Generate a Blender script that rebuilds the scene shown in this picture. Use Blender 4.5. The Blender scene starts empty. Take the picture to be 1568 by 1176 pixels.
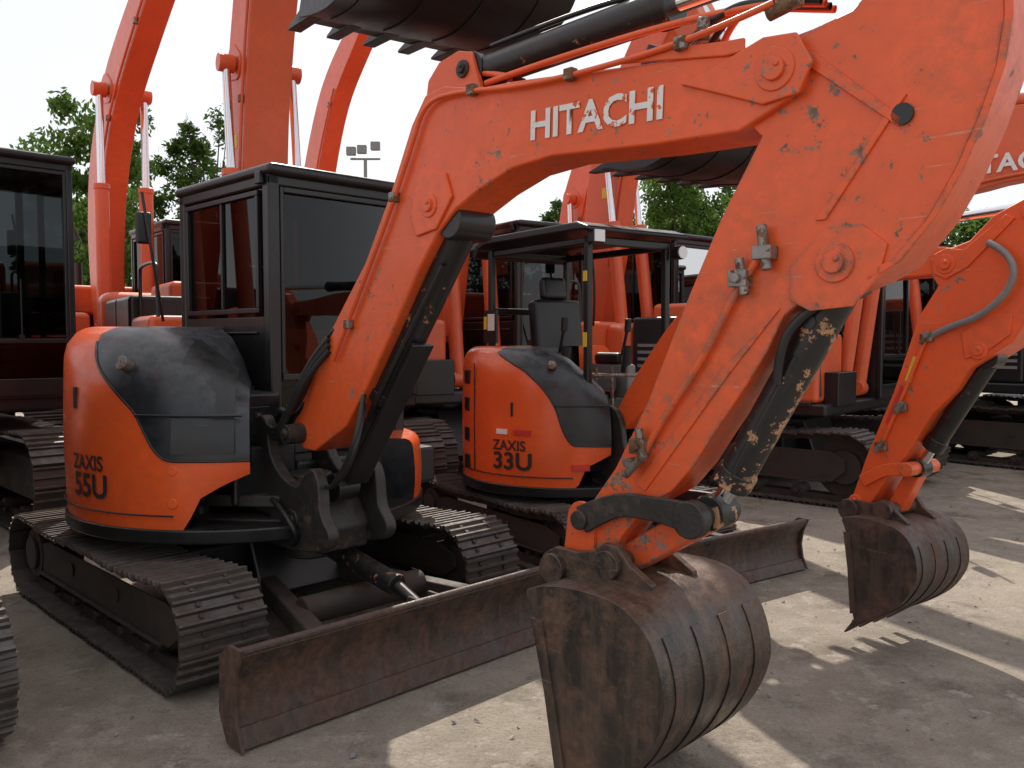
import bpy, bmesh, math, random
from mathutils import Vector, Matrix
random.seed(7)
rad=math.radians
col=bpy.context.scene.collection
# ------------------------------------------------------------------ materials
def nt(name):
    m=bpy.data.materials.new(name);m.use_nodes=True
    t=m.node_tree;b=t.nodes['Principled BSDF'];return m,t,b
def N(t,ty,**k):
    n=t.nodes.new(ty)
    for a,v in k.items(): setattr(n,a,v)
    return n
def ramp(t,src,p0,p1,c0=(0,0,0,1),c1=(1,1,1,1)):
    r=N(t,'ShaderNodeValToRGB');r.color_ramp.elements[0].position=p0;r.color_ramp.elements[1].position=p1
    r.color_ramp.elements[0].color=c0;r.color_ramp.elements[1].color=c1
    t.links.new(src,r.inputs[0]);return r.outputs[0]
def noise(t,vec,sc,det=4,rough=.6):
    n=N(t,'ShaderNodeTexNoise');n.inputs['Scale'].default_value=sc;n.inputs['Detail'].default_value=det;n.inputs['Roughness'].default_value=rough
    t.links.new(vec,n.inputs['Vector']);return n.outputs[0]
def mix(t,f,a,b,mode='MIX'):
    m=N(t,'ShaderNodeMix',data_type='RGBA',blend_type=mode)
    for s,v in ((0,f),(6,a),(7,b)):
        if isinstance(v,bpy.types.NodeSocket): t.links.new(v,m.inputs[s])
        else: m.inputs[s].default_value=v if s==0 else tuple(v)+((1,) if len(v)==3 else ())
    return m.outputs[2]
def math_(t,op,a,b=0,c=None):
    m=N(t,'ShaderNodeMath',operation=op)
    for i,v in enumerate((a,b)):
        if isinstance(v,bpy.types.NodeSocket): t.links.new(v,m.inputs[i])
        else: m.inputs[i].default_value=v
    return m.outputs[0]
def worn(name,base,var=.25,chip=(.12,.07,.045),chip_amt=.0,dust=(.25,.21,.17),dust_amt=.3,rough=.42,metal=0,sc=1,edge=0,streak=0,bump=.0,csc=22,soft=.012,cvar=2.0,low=0,scratch=0,grime=0):
    m,t,b=nt(name);L=t.links
    tc=N(t,'ShaderNodeTexCoord').outputs['Object']
    n1=noise(t,tc,2.5*sc,3);n2=noise(t,tc,17*sc,4,.7)
    dark=tuple(c*(1-var) for c in base);lite=tuple(min(1,c*(1+var)) for c in base)
    c=mix(t,ramp(t,n1,.3,.7),dark,lite)
    c=mix(t,ramp(t,n2,.35,.75),c,tuple(x*.85 for x in base))
    if streak:
        mp=N(t,'ShaderNodeMapping');mp.inputs['Scale'].default_value=(9,9,.8);L.new(tc,mp.inputs[0])
        c=mix(t,math_(t,'MULTIPLY',ramp(t,noise(t,mp.outputs[0],2.2,4),.45,.75),streak),c,dust)
    g=N(t,'ShaderNodeNewGeometry')
    sx=N(t,'ShaderNodeSeparateXYZ');L.new(g.outputs['Normal'],sx.inputs[0])
    upf=ramp(t,sx.outputs[2],.2,.95)
    df=math_(t,'MULTIPLY',math_(t,'ADD',upf,.22),ramp(t,n2,.3,.75))
    c=mix(t,math_(t,'MULTIPLY',df,dust_amt),c,dust)
    rg=math_(t,'ADD',math_(t,'MULTIPLY',n2,.25),rough-.12)
    if low or grime:
        sz=N(t,'ShaderNodeSeparateXYZ');L.new(tc,sz.inputs[0]);lw=math_(t,'SUBTRACT',1.75,sz.outputs[2])
    if grime:
        gm=math_(t,'MULTIPLY',ramp(t,math_(t,'ADD',n1,math_(t,'MULTIPLY',lw,.16)),.5,.78),grime)
        c=mix(t,math_(t,'MULTIPLY',gm,ramp(t,n2,.3,.7)),c,(.20,.105,.065))
    if scratch:
        mp=N(t,'ShaderNodeMapping');mp.inputs['Rotation'].default_value=(0,rad(38),0);mp.inputs['Scale'].default_value=(1.6,1.6,60);L.new(tc,mp.inputs[0])
        s1=math_(t,'MULTIPLY',ramp(t,noise(t,mp.outputs[0],1.6,2,.5),.685,.70),ramp(t,n2,.5,.6))
        c=mix(t,math_(t,'MULTIPLY',s1,scratch),c,(.62,.36,.28))
    if chip_amt>0:
        a=noise(t,tc,csc*sc,5,.7);bb=noise(t,tc,1.6*sc,2)
        k=math_(t,'ADD',a,math_(t,'MULTIPLY',bb,.5))
        if low: k=math_(t,'ADD',k,math_(t,'MULTIPLY',lw,low))
        th=1.0-chip_amt
        mask=ramp(t,k,max(0,min(.97,th)),max(0.01,min(1,th+soft)))
        if edge:
            bv=N(t,'ShaderNodeBevel',samples=3);bv.inputs['Radius'].default_value=.02*edge
            dp=N(t,'ShaderNodeVectorMath',operation='DOT_PRODUCT');L.new(bv.outputs[0],dp.inputs[0]);L.new(g.outputs['True Normal'],dp.inputs[1])
            em=ramp(t,dp.outputs['Value'],.86,.985,(1,1,1,1),(0,0,0,1))
            em=math_(t,'MULTIPLY',em,ramp(t,n2,.47,.53))
            mask=math_(t,'MAXIMUM',mask,em)
        cc=mix(t,ramp(t,noise(t,tc,30,2),.35,.65),chip,tuple(x*cvar for x in chip))
        c=mix(t,mask,c,cc)
        rg=math_(t,'ADD',rg,math_(t,'MULTIPLY',mask,.3))
    L.new(c,b.inputs['Base Color']);L.new(rg,b.inputs['Roughness']);b.inputs['Metallic'].default_value=metal
    if bump:
        bn=N(t,'ShaderNodeBump');bn.inputs['Strength'].default_value=bump;bn.inputs['Distance'].default_value=.01
        L.new(noise(t,tc,26*sc,3,.7),bn.inputs['Height']);L.new(bn.outputs[0],b.inputs['Normal'])
    return m
OR=(.80,.108,.022)
ORANGE=worn('orange_paint',OR,.1,dust=(.45,.2,.11),dust_amt=.25,rough=.25,scratch=.25)
ORWORN=worn('orange_paint_worn',OR,.1,chip=(.17,.10,.07),chip_amt=.08,dust=(.5,.22,.13),dust_amt=.28,rough=.33,scratch=.35,grime=.2)
ORARM=worn('orange_paint_chipped',OR,.12,chip=(.14,.09,.066),chip_amt=.095,dust=(.5,.22,.13),dust_amt=.3,rough=.38,edge=1.0,low=.10,csc=17,scratch=.6,grime=.6)
ORFAR=worn('orange_paint_faded',(.72,.115,.036),.12,dust=(.6,.3,.2),dust_amt=.4,rough=.34)
BLACK=worn('black_paint',(.009,.0095,.011),.3,dust=(.15,.14,.125),dust_amt=.22,rough=.32)
HOOD=worn('black_hood_plastic',(.012,.014,.017),.3,dust=(.17,.175,.18),dust_amt=.5,rough=.34,scratch=.2)  # dust grey here also paints in the hood's greyish highlights
CAST=worn('black_casting',(.020,.019,.018),.4,chip=(.07,.045,.033),chip_amt=.2,dust=(.16,.12,.09),dust_amt=.45,rough=.5,bump=.3,csc=12,soft=.15,cvar=1.2)
CYLB=worn('cylinder_black_paint',(.010,.010,.011),.3,chip=(.17,.07,.035),chip_amt=.10,dust=(.2,.17,.14),dust_amt=.22,rough=.32)
CYLC=worn('cylinder_scraped_paint',(.014,.014,.015),.3,chip=(.26,.14,.075),chip_amt=.21,dust=(.2,.17,.14),dust_amt=.3,rough=.4,csc=17,low=.08)
TRACK=worn('track_steel',(.060,.055,.051),.4,chip=(.075,.05,.038),chip_amt=.33,dust=(.25,.22,.19),dust_amt=.65,rough=.42,metal=.4,csc=6,soft=.3,cvar=1.2)
TFRAME=worn('track_frame_rust',(.022,.017,.014),.35,chip=(.05,.032,.024),chip_amt=.33,dust=(.15,.11,.085),dust_amt=.45,rough=.65,csc=6,soft=.3,cvar=1.2)
RUST=worn('blade_rusty_steel',(.024,.018,.016),.4,chip=(.065,.034,.023),chip_amt=.34,dust=(.17,.11,.08),dust_amt=.75,rough=.42,streak=.5,bump=.5,csc=7,soft=.2,cvar=1.7,scratch=.15)
BUCK=worn('bucket_steel',(.023,.019,.017),.4,chip=(.08,.045,.028),chip_amt=.31,dust=(.17,.11,.075),dust_amt=.7,rough=.34,streak=.55,bump=.5,csc=7,soft=.18,cvar=1.7,scratch=.15)
BBLK=worn('bucket_black',(.009,.009,.010),.4,dust=(.10,.08,.06),dust_amt=.3,rough=.42)
RUBBER=worn('hose_rubber',(.011,.011,.012),.2,dust_amt=.15,rough=.45)
STEEL=worn('bare_steel',(.26,.24,.22),.3,chip=(.12,.07,.04),chip_amt=.25,rough=.45,metal=.6)
WHITE=worn('white_decal',(.80,.78,.75),.04,chip=(.62,.12,.04),chip_amt=.12,dust_amt=.06,rough=.5,cvar=1.1)
DECK=worn('dark_decal',(.03,.025,.03),.1,dust_amt=.1,rough=.4)
YEL=worn('yellow_decal',(.78,.52,.03),.05,dust_amt=.2,rough=.5)
REDD=worn('red_decal',(.6,.03,.02),.05,dust_amt=.1,rough=.5)
GREYP=worn('grey_plastic',(.2,.2,.2),.1,dust_amt=.3,rough=.5)
def simple(name,c,r,me=0,**k):
    m,t,b=nt(name);b.inputs['Base Color'].default_value=(*c,1);b.inputs['Roughness'].default_value=r;b.inputs['Metallic'].default_value=me
    for a,v in k.items(): b.inputs[a].default_value=v
    return m
CHROME=simple('chrome_rod',(.75,.76,.78),.12,1)
LENS=simple('lamp_lens',(.8,.8,.8),.08)
def glassmat(name,tint,mx):
    m,t,b=nt(name);L=t.links
    t.nodes.remove(b);tr=N(t,'ShaderNodeBsdfTransparent');tr.inputs[0].default_value=(*tint,1)
    gl=N(t,'ShaderNodeBsdfGlossy');gl.inputs['Roughness'].default_value=.015
    fr=N(t,'ShaderNodeFresnel');fr.inputs[0].default_value=1.45
    ms=N(t,'ShaderNodeMixShader');f=math_(t,'ADD',math_(t,'MULTIPLY',fr.outputs[0],.8),mx)
    L.new(f,ms.inputs[0]);L.new(tr.outputs[0],ms.inputs[1]);L.new(gl.outputs[0],ms.inputs[2])
    L.new(ms.outputs[0],t.nodes['Material Output'].inputs[0]);return m
GLASS=glassmat('cab_glass',(.15,.17,.175),.0)
GLASSD=glassmat('cab_glass_dark',(.05,.055,.06),.0)
# ------------------------------------------------------------------ mesh helpers
def empty(name,loc,head=0):
    e=bpy.data.objects.new(name,None);col.objects.link(e);e.location=loc;e.rotation_euler=(0,0,rad(head));e.empty_display_size=.3;return e
def mk(name,vs,fs,mats,parent=None,fm=None,bevel=0,smooth=True,seg=2,xf=None):
    me=bpy.data.meshes.new(name)
    if xf is not None: vs=[xf@Vector(v) for v in vs]
    me.from_pydata([tuple(v) for v in vs],[],fs);me.update()
    bm=bmesh.new();bm.from_mesh(me);bmesh.ops.recalc_face_normals(bm,faces=bm.faces);bm.to_mesh(me);bm.free()
    if not isinstance(mats,(list,tuple)): mats=[mats]
    for m in mats: me.materials.append(m)
    if fm:
        for p,i in zip(me.polygons,fm): p.material_index=i
    if smooth:
        for p in me.polygons: p.use_smooth=True
        me.set_sharp_from_angle(angle=rad(38))
    o=bpy.data.objects.new(name,me);col.objects.link(o)
    if parent: o.parent=parent
    if bevel:
        b=o.modifiers.new('bevel','BEVEL');b.width=bevel;b.segments=seg;b.limit_method='ANGLE';b.angle_limit=rad(35);b.harden_normals=True
    return o
class G:
    def __init__(s): s.v=[];s.f=[]
    def add(s,vs,fs,xf=None):
        k=len(s.v)
        s.v+= [xf@Vector(v) if xf is not None else Vector(v) for v in vs]; s.f+=[tuple(i+k for i in f) for f in fs];return s
    def prism(s,pts,y0,y1,xf=None):
        n=len(pts);vs=[(x,y0,z) for x,z in pts]+[(x,y1,z) for x,z in pts]
        fs=[tuple(range(n)),tuple(range(2*n-1,n-1,-1))]+[(i,(i+1)%n,n+(i+1)%n,n+i) for i in range(n)]
        return s.add(vs,fs,xf)
    def box(s,x0,x1,y0,y1,z0,z1,xf=None): return s.prism([(x0,z0),(x1,z0),(x1,z1),(x0,z1)],y0,y1,xf)
    def cyl(s,p0,p1,r,r2=None,n=20):
        p0=Vector(p0);p1=Vector(p1);r2=r if r2 is None else r2;d=(p1-p0).normalized()
        a=d.orthogonal().normalized();b=d.cross(a);vs=[]
        for p,rr in((p0,r),(p1,r2)):
            for i in range(n):
                t=2*math.pi*i/n;vs.append(p+(a*math.cos(t)+b*math.sin(t))*rr)
        return s.add(vs,[tuple(range(n)),tuple(range(2*n-1,n-1,-1))]+[(i,(i+1)%n,n+(i+1)%n,n+i) for i in range(n)])
    def mk(s,name,mat,parent=None,bevel=0,**k): return mk(name,s.v,s.f,mat,parent,bevel=bevel,**k)
def prism(name,pts,y0,y1,mat,parent,bevel=.008,**k): return G().prism(pts,y0,y1).mk(name,mat,parent,bevel,**k)
def box(name,x0,x1,y0,y1,z0,z1,mat,parent,bevel=.01,**k): return G().box(x0,x1,y0,y1,z0,z1).mk(name,mat,parent,bevel,**k)
def cyl(name,p0,p1,r,mat,parent,r2=None,n=24,bevel=.004): return G().cyl(p0,p1,r,r2,n).mk(name,mat,parent,bevel)
def tube(name,pts,r,mat,parent,cyc=False):
    c=bpy.data.curves.new(name,'CURVE');c.dimensions='3D';c.bevel_depth=r;c.bevel_resolution=3;c.resolution_u=8
    s=c.splines.new('NURBS');s.points.add(len(pts)-1)
    for q,p in zip(s.points,pts): q.co=(*p,1)
    s.order_u=3;s.use_endpoint_u=True;s.use_cyclic_u=cyc
    c.materials.append(mat);o=bpy.data.objects.new(name,c);col.objects.link(o);o.parent=parent;return o
def smooth_poly(pts,n=6,closed=False):
    P=[Vector((p[0],p[1])) for p in pts];out=[];m=len(P)
    rng=range(m) if closed else range(m-1)
    for i in rng:
        g=lambda k:P[k%m] if closed else P[max(0,min(m-1,k))]
        a,b,c,d=g(i-1),g(i),g(i+1),g(i+2)
        for j in range(n):
            t=j/n;out.append(tuple(.5*((2*b)+(c-a)*t+(2*a-5*b+4*c-d)*t*t+(3*b-a-3*c+d)*t**3)))
    if not closed: out.append(tuple(P[-1]))
    return out
def ribbon(pts,n=8):
    """pts: (x,z,half_thickness) centreline -> closed outline"""
    c=smooth_poly([(p[0],p[1]) for p in pts],n);h=[]
    for i in range(len(pts)-1):
        for j in range(n): h.append(pts[i][2]*(1-j/n)+pts[i+1][2]*j/n)
    h.append(pts[-1][2]);A=[];B=[]
    for i,p in enumerate(c):
        a=Vector(c[max(0,i-1)]);b=Vector(c[min(len(c)-1,i+1)]);d=(b-a).normalized();nn=Vector((-d.y,d.x));p=Vector(p)
        A.append(tuple(p+nn*h[i]));B.append(tuple(p-nn*h[i]))
    return A+B[::-1]
def hull2(p,r,q,r2,n=10):
    d=math.atan2(q[1]-p[1],q[0]-p[0]);o=[]
    for i in range(n+1):
        t=d+math.pi/2+math.pi*i/n;o.append((p[0]+r*math.cos(t),p[1]+r*math.sin(t)))
    for i in range(n+1):
        t=d-math.pi/2+math.pi*i/n;o.append((q[0]+r2*math.cos(t),q[1]+r2*math.sin(t)))
    return o
def textmesh(name,s,size,mat,parent,fn,xs=1,bold=.0):
    c=bpy.data.curves.new(name,'FONT');c.body=s;c.size=size;c.offset=bold;c.resolution_u=3
    o=bpy.data.objects.new('tmp',c);col.objects.link(o)
    dg=bpy.context.evaluated_depsgraph_get();me=bpy.data.meshes.new_from_object(o.evaluated_get(dg))
    bpy.data.objects.remove(o)
    for v in me.vertices: v.co=Vector(fn(v.co.x*xs,v.co.y))
    me.materials.clear();me.materials.append(mat)
    ob=bpy.data.objects.new(name,me);col.objects.link(ob);ob.parent=parent;return ob
# ------------------------------------------------------------------ components
def track(p,hl,r,yc,tw,q=.13,tag=''):
    zc=r+.012;top=2*hl;P=2*top+2*math.pi*r;n=int(P/q);q=P/n
    def at(s):
        s%=P
        if s<top: u=s/top;return Vector((hl-s,0,zc-r)),Vector((-1,0,0)),Vector((0,0,-1))
        s-=top
        if s<math.pi*r:
            a=-math.pi/2-s/r;nn=Vector((math.cos(a),0,math.sin(a)));return Vector((-hl,0,zc))+nn*r,Vector((nn.z,0,-nn.x)),nn
        s-=math.pi*r
        if s<top:
            u=s/top;dz=-.07*r*(math.sin(2*math.pi*u)**2)-.02*math.sin(math.pi*u);return Vector((-hl+s,0,zc+r+dz)),Vector((1,0,0)),Vector((0,0,1))
        s-=top;a=math.pi/2-s/r;nn=Vector((math.cos(a),0,math.sin(a)));return Vector((hl,0,zc))+nn*r,Vector((nn.z,0,-nn.x)),nn
    g=G();h=q*.47;b=.018
    prof=[(-h,-.004),(h,-.012),(h,0)]
    for c in (h*.86,0,-h*.8):
        prof+=[(c+.013,.001),(c+.006,b),(c-.006,b),(c-.013,.001)]
    prof+=[(-h,.004)]
    for i in range(n):
        o,t,nn=at(i*q)
        o=o+Vector((0,random.uniform(-.004,.004),0))
        vs=[];m=len(prof)
        for y in(yc-tw/2,yc+tw/2):
            for a,c in prof: v=o+t*a+nn*(c-b);vs.append((v.x,y+o.y,v.z))
        g.add(vs,[tuple(range(m)),tuple(range(2*m-1,m-1,-1))]+[(k,(k+1)%m,m+(k+1)%m,m+k) for k in range(m)])
    g.mk('track_shoes'+tag,TRACK,p,smooth=False)
    g=G()
    for i in range(n):                       # chain links + pads seen from the side
        o,t,nn=at((i+.5)*q)
        for dy in(-.07,.07):
            c=o-nn*.045;v=[]
            for y in(yc+dy-.015,yc+dy+.015):
                for aa,cc in((-h*1.05,-.035),(h*1.05,-.035),(h*1.05,.02),(-h*1.05,.02)):
                    w=c+t*aa+nn*cc;v.append((w.x,y,w.z))
            g.add(v,[(0,1,2,3),(7,6,5,4),(0,1,5,4),(1,2,6,5),(2,3,7,6),(3,0,4,7)])
        if tw<.45:
            o2,t2,n2=at(i*q)
            for dy in(-.09,.09):
                for aa in(-h*.42,h*.42): g.cyl(o2+t2*aa-n2*.017+Vector((0,yc+dy,0)),o2+t2*aa-n2*.006+Vector((0,yc+dy,0)),.013,n=6)
    g.mk('track_chain'+tag,TFRAME,p,smooth=False)
    sgn=-1 if yc<0 else 1;yo=yc+sgn*tw*.28;g=G()
    g.prism([(-hl+.05,zc-.4*r),(hl-.1,zc-.4*r),(hl+.02,zc-.1*r),(hl+.02,zc+.22*r),(hl-.12,zc+.42*r),(-hl+.25,zc+.42*r),(-hl,zc+.2*r)],yc-tw*.25,yo)
    g.mk('track_frame'+tag,TFRAME,p,.015)
    g=G()
    for x in(-.35*hl,.3*hl): g.cyl((x,yo-.01,zc+.02),(x,yo+sgn*.004,zc+.02),.035,n=16)
    g.prism([(-hl+.1,zc-.42*r),(hl-.15,zc-.42*r),(hl-.15,zc-.36*r),(-hl+.1,zc-.36*r)],yo+(0 if sgn>0 else -.02),yo+(.02 if sgn>0 else 0))
    g.mk('frame_details'+tag,TFRAME,p,.003)
    g=G();k=5 if hl>.9 else 4
    for i in range(k):
        x=-hl+2*hl*(i+1)/(k+1);g.cyl((x,yc-tw*.22,zc-r+.09),(x,yc+tw*.22,zc-r+.09),.06)
        g.cyl((x,yc-tw*.3,zc-r+.09),(x,yc+tw*.3,zc-r+.09),.025)
    g.cyl((0,yc-tw*.2,zc+r-.11),(0,yc+tw*.2,zc+r-.11),.045)
    g.cyl((hl,yc-.04,zc),(hl,yc+.04,zc),r-.06,n=32);g.cyl((hl,yc-tw*.2,zc),(hl,yc+tw*.2,zc),r*.45)
    g.cyl((-hl,yc-.03,zc),(-hl,yc+.03,zc),r-.07,n=24);g.cyl((-hl,yc-tw*.3,zc),(-hl,yc+tw*.3,zc),r*.6);g.cyl((-hl,yo-.01,zc),(-hl,yo+.03*sgn,zc),r*.4)
    for i in range(9):
        a=2*math.pi*i/9;g.cyl((-hl+math.cos(a)*r*.48,yc-tw*.31,zc+math.sin(a)*r*.48),(-hl+math.cos(a)*r*.48,yc+tw*.31,zc+math.sin(a)*r*.48),.012,n=6)
    g.mk('track_wheels'+tag,TFRAME,p,.006)
def carbody(p,hl,r,ty,zt):
    g=G();g.box(-hl*.45,hl*.45,-ty,ty,r*.9,r*1.75);g.cyl((0,0,r*1.6),(0,0,zt),ty*.62,n=40)
    g.prism([(-.5*hl,r*.7),(.62*hl,r*.7),(.5*hl,r*1.9),(-.5*hl,r*1.9)],-ty*.5,ty*.5)
    g.mk('carbody',BLACK,p,.02)
def blade(p,x,w,h,hl,mat=None):
    mat=mat or RUST;s=h/.38
    pf=[(.05,0.015),(.0,.1),(-.02,.2),(.0,.29),(.06,.37),(.035,.385),(-.03,.33),(-.06,.2),(-.035,.08),(.01,.015)]
    pf=[(x+a*s,c*s) for a,c in pf]
    prism('dozer_blade',pf,-w/2,w/2,mat,p,.004)
    g=G();g.prism([(x+.055,.012),(x-.005,.012),(x-.025,.085*s),(x+.02,.085*s)],-w/2-.004,w/2+.004)
    g.cyl((x+.045*s,-w/2-.002,.385*s),(x+.045*s,w/2+.002,.385*s),.017,n=12)
    for y in(-w/2-.008,w/2-.008):
        g.prism([(x+.075*s,.01),(x-.05*s,.01),(x-.11*s,.12*s),(x-.1*s,.34*s),(x-.02*s,.4*s),(x+.075*s,.4*s),(x+.03*s,.3*s),(x+.012*s,.2*s),(x+.03*s,.1*s)],y,y+.016)
    g.mk('blade_edges',mat,p,.003)
    g=G()
    for sg in(-1,1):
        a=Vector((hl*.45,sg*.2,.24*s));b=Vector((x-.04,sg*.52*w/2*1.0,.2*s));d=(b-a).normalized();pr=Vector((-d.y,d.x,0))*.045;up=Vector((0,0,.055*s))
        vs=[a-pr-up,a+pr-up,a+pr+up,a-pr+up,b-pr-up,b+pr-up,b+pr+up,b-pr+up]
        g.add(vs,[(0,1,2,3),(7,6,5,4),(0,1,5,4),(1,2,6,5),(2,3,7,6),(3,0,4,7)])
    g.cyl((hl*1.12,-.36*w/2,.25*s),(hl*1.12,.36*w/2,.25*s),.07*s)
    g.box(x-.16,x-.04,-w*.3,w*.3,.1*s,.2*s)
    g.mk('blade_arms',TFRAME,p,.012)
    cyl('blade_cylinder_barrel',(hl*.5,0,.5*s),(x-.3,0,.36*s),.055,CYLB,p);cyl('blade_cylinder_rod',(x-.3,0,.36*s),(x-.08,0,.28*s),.03,CYLB,p)
    g=G();g.box(x-.14,x-.03,-.07,-.05,.2*s,.36*s).box(x-.14,x-.03,.05,.07,.2*s,.36*s);g.box(hl*.4,hl*.56,-.09,-.06,.35*s,.6*s).box(hl*.4,hl*.56,.06,.09,.35*s,.6*s)
    g.mk('blade_brackets',TFRAME,p,.008)
SH=[(.04,-.03),(.13,.0),(.26,.015),(.42,.005),(.53,-.06),(.59,-.18),(.595,-.31),(.52,-.47),(.39,-.6),(.22,-.72)]
def bucket(p,pin,ang,s,y0,y1,mat,teeth=5,tag='',ribs=4):
    M=Matrix.Translation((pin[0],0,pin[1]))@Matrix.Rotation(-rad(ang),4,'Y')@Matrix.Diagonal((s,1,s,1))
    sm=smooth_poly(SH,4);th=.02
    def off(pts,d):
        o=[]
        for i,q in enumerate(pts):
            a=Vector(pts[max(0,i-1)]);b=Vector(pts[min(len(pts)-1,i+1)]);t=(b-a).normalized();n=Vector((t.y,-t.x));o.append((q[0]-n.x*d,q[1]-n.y*d))
        return o
    g=G();inn=off(sm,-th)
    cx,cz=.3,-.3
    if (Vector(inn[15])-Vector((cx,cz))).length>(Vector(sm[15])-Vector((cx,cz))).length: sgn=-1
    else: sgn=1
    inn=off(sm,-th*sgn);D=sgn
    g.prism(sm+inn[::-1],y0,y1,M)
    side=sm+[(.2,-.66),(.14,-.35),(.08,-.12),(.04,-.05)]
    for y in(y0-.012,y1-.006): g.prism(side,y,y+.018,M)
    g.mk('bucket_shell'+tag,mat,p,.003,xf=None)
    g=G();w=(y1-y0)
    for i in range(ribs):
        yc=y0+w*(i+.5)/ribs;seg=sm[17:34];g.prism(off(seg,.0055*D)+off(seg,.001*D)[::-1],yc-w*.2/ribs,yc+w*.2/ribs,M)
    rim=[(.2,-.66),(.14,-.35),(.08,-.12),(.13,-.12),(.18,-.35),(.24,-.64)]
    for y in(y0-.022,y1+.004): g.prism([(a-.012,c) for a,c in rim],y,y+.018,M)
    lip=[(.215,-.735),(.19,-.715),(.33,-.56),(.37,-.60)]
    g.prism(lip,y0-.005,y1+.005,M)
    g.mk('bucket_wear_strips'+tag,mat,p,.002)
    g=G()
    for i in range(teeth):
        yc=y0+.04+(w-.08)*i/(teeth-1);g.prism([(.27,-.62),(.31,-.66),(.235,-.73),(.13,-.83),(.125,-.82),(.2,-.69)],yc-.028*s,yc+.028*s,M)
    g.mk('bucket_teeth'+tag,mat,p,.006)
    g=G();ym=(y0+y1)/2;e=[(-.07,-.02),(-.06,.04),(0,.075),(.1,.075),(.17,.09),(.22,.125),(.28,.125),(.33,.07),(.42,.02),(.42,-.01),(.12,-.02),(.05,-.07),(-.03,-.075)]
    for d in(-.135,.105): g.prism(e,ym+d,ym+d+.03,M)
    a=M@Vector((0,ym-.15,0));b=M@Vector((0,ym+.15,0));g.cyl(a,b,.032);c=M@Vector((.25,ym-.15,.06));d=M@Vector((.25,ym+.15,.06));g.cyl(c,d,.032)
    g.cyl(M@Vector((0,ym-.16,0)),M@Vector((0,ym-.135,0)),.055).cyl(M@Vector((.25,ym-.16,.06)),M@Vector((.25,ym-.135,.06)),.05)
    g.mk('bucket_ears'+tag,mat,p,.005)
def interp(L,x):
    L=sorted(L)
    if x<=L[0][0]: return L[0][1]
    for (a,b),(c,d) in zip(L,L[1:]):
        if x<=c: return b+(d-b)*(x-a)/(c-a)
    return L[-1][1]
def house(p,R,z0,zt,front,hood,zrear=-250,ztop=None,zlow=None,leftfront=35):
    """rounded upper body; hood: list (angle,z) of the orange/black border"""
    rows1,rows2=9,12;cols=[];a0=front;a1=leftfront-360
    n=110;vs=[];fs=[];fm=[]
    for i in range(n+1):
        a=a0+(a1-a0)*i/n
        if a<zrear: top=z0+.36*R/1.0
        else: top=interp(ztop,a) if ztop else zt
        zz=interp(zlow,a) if zlow else z0
        ish=a>=hood[0][0]
        rr=interp([(hood[0][0]-18,.16),(hood[0][0]+8,.32),(front,.34)],a)*R
        if a<zrear: rr=.05
        hh=min(rr*1.05,(top-zz)*.6);zw=top-hh
        def P(t):
            if t<.6:
                u=t/.6;z=zz+(zw-zz)*u;r=R*(1-.012*(2*u-1)**2);
            else:
                u=(t-.6)/.4*math.pi/2;z=zw+hh*math.sin(u);r=R-.012*R-rr*(1-math.cos(u))
            return (r*math.cos(rad(a)),r*math.sin(rad(a)),z)
        b=interp(hood,a)
        tb=.6*(b-zz)/(zw-zz) if b<zw else .6+.4*(math.asin(min(1,(b-zw)/hh))/(math.pi/2))
        tb=max(.05,min(.97,tb))
        colv=[]
        for k in range(rows1): colv.append(P(tb*k/(rows1-1)))
        for k in range(1,rows2): colv.append(P(tb+(1-tb)*k/(rows2-1)))
        vs+=colv;cols.append((a,ish,colv))
    m=rows1+rows2-1
    for i in range(n):
        for k in range(m-1):
            fs.append((i*m+k,(i+1)*m+k,(i+1)*m+k+1,i*m+k+1));fm.append(1 if (k>=rows1-1 and cols[i][1]) else 0)
    c0=len(vs)
    for i in range(n+1):
        x,y,z=cols[i][2][-1];vs.append((x*.35,y*.35,z))
    for i in range(n): fs.append((i*m+m-1,(i+1)*m+m-1,c0+i+1,c0+i));fm.append(1 if cols[i][1] else 0)
    for i in(0,n):
        cv=cols[i][2];k0=len(vs);vs.append((.05,0,cv[0][2]));vs.append((.05,0,cv[-1][2]))
        fs.append(tuple([i*m+k for k in range(m)]+[k0+1,k0]));fm.append(1)
    mk('upper_body',vs,fs,[ORANGE,HOOD],p,fm)
    bd=[Vector(c[2][rows1-1])*1.0 for c in cols if c[1]]
    tube('hood_seam',[(v.x*1.002,v.y*1.002,v.z) for v in bd],.006,BLACK,p)
    g=G();g.cyl((0,0,z0-.06),(0,0,z0+.012),R*1.0,R*1.005,n=72);g.mk('deck_rim',BLACK,p,.01)
def onwall(R,a0,z0,ang=0):
    def f(x,y):
        a=rad(a0)+x/R;return (R*math.cos(a),R*math.sin(a),z0+y)
    return f
def hyd(p,name,a,b,f,r,mat,rodmat=CHROME,rr=None):
    a=Vector(a);b=Vector(b);m=a+(b-a)*f;d=(b-a).normalized();rr=rr or r*.52
    g=G();g.cyl(a,m,r).cyl(m-d*.05,m+d*.012,r*1.14);g.cyl(a-d*.01+Vector((0,-r*1.1,0)),a-d*.01+Vector((0,r*1.1,0)),r*1.15);g.mk(name+'_barrel',mat,p,.006)
    g=G();g.cyl(m,b,rr,n=24);g.mk(name+'_rod',rodmat,p)
    g=G();g.cyl(b+Vector((0,-r*.95,0)),b+Vector((0,r*.95,0)),r*1.05);g.mk(name+'_eye',mat,p,.006)
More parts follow.
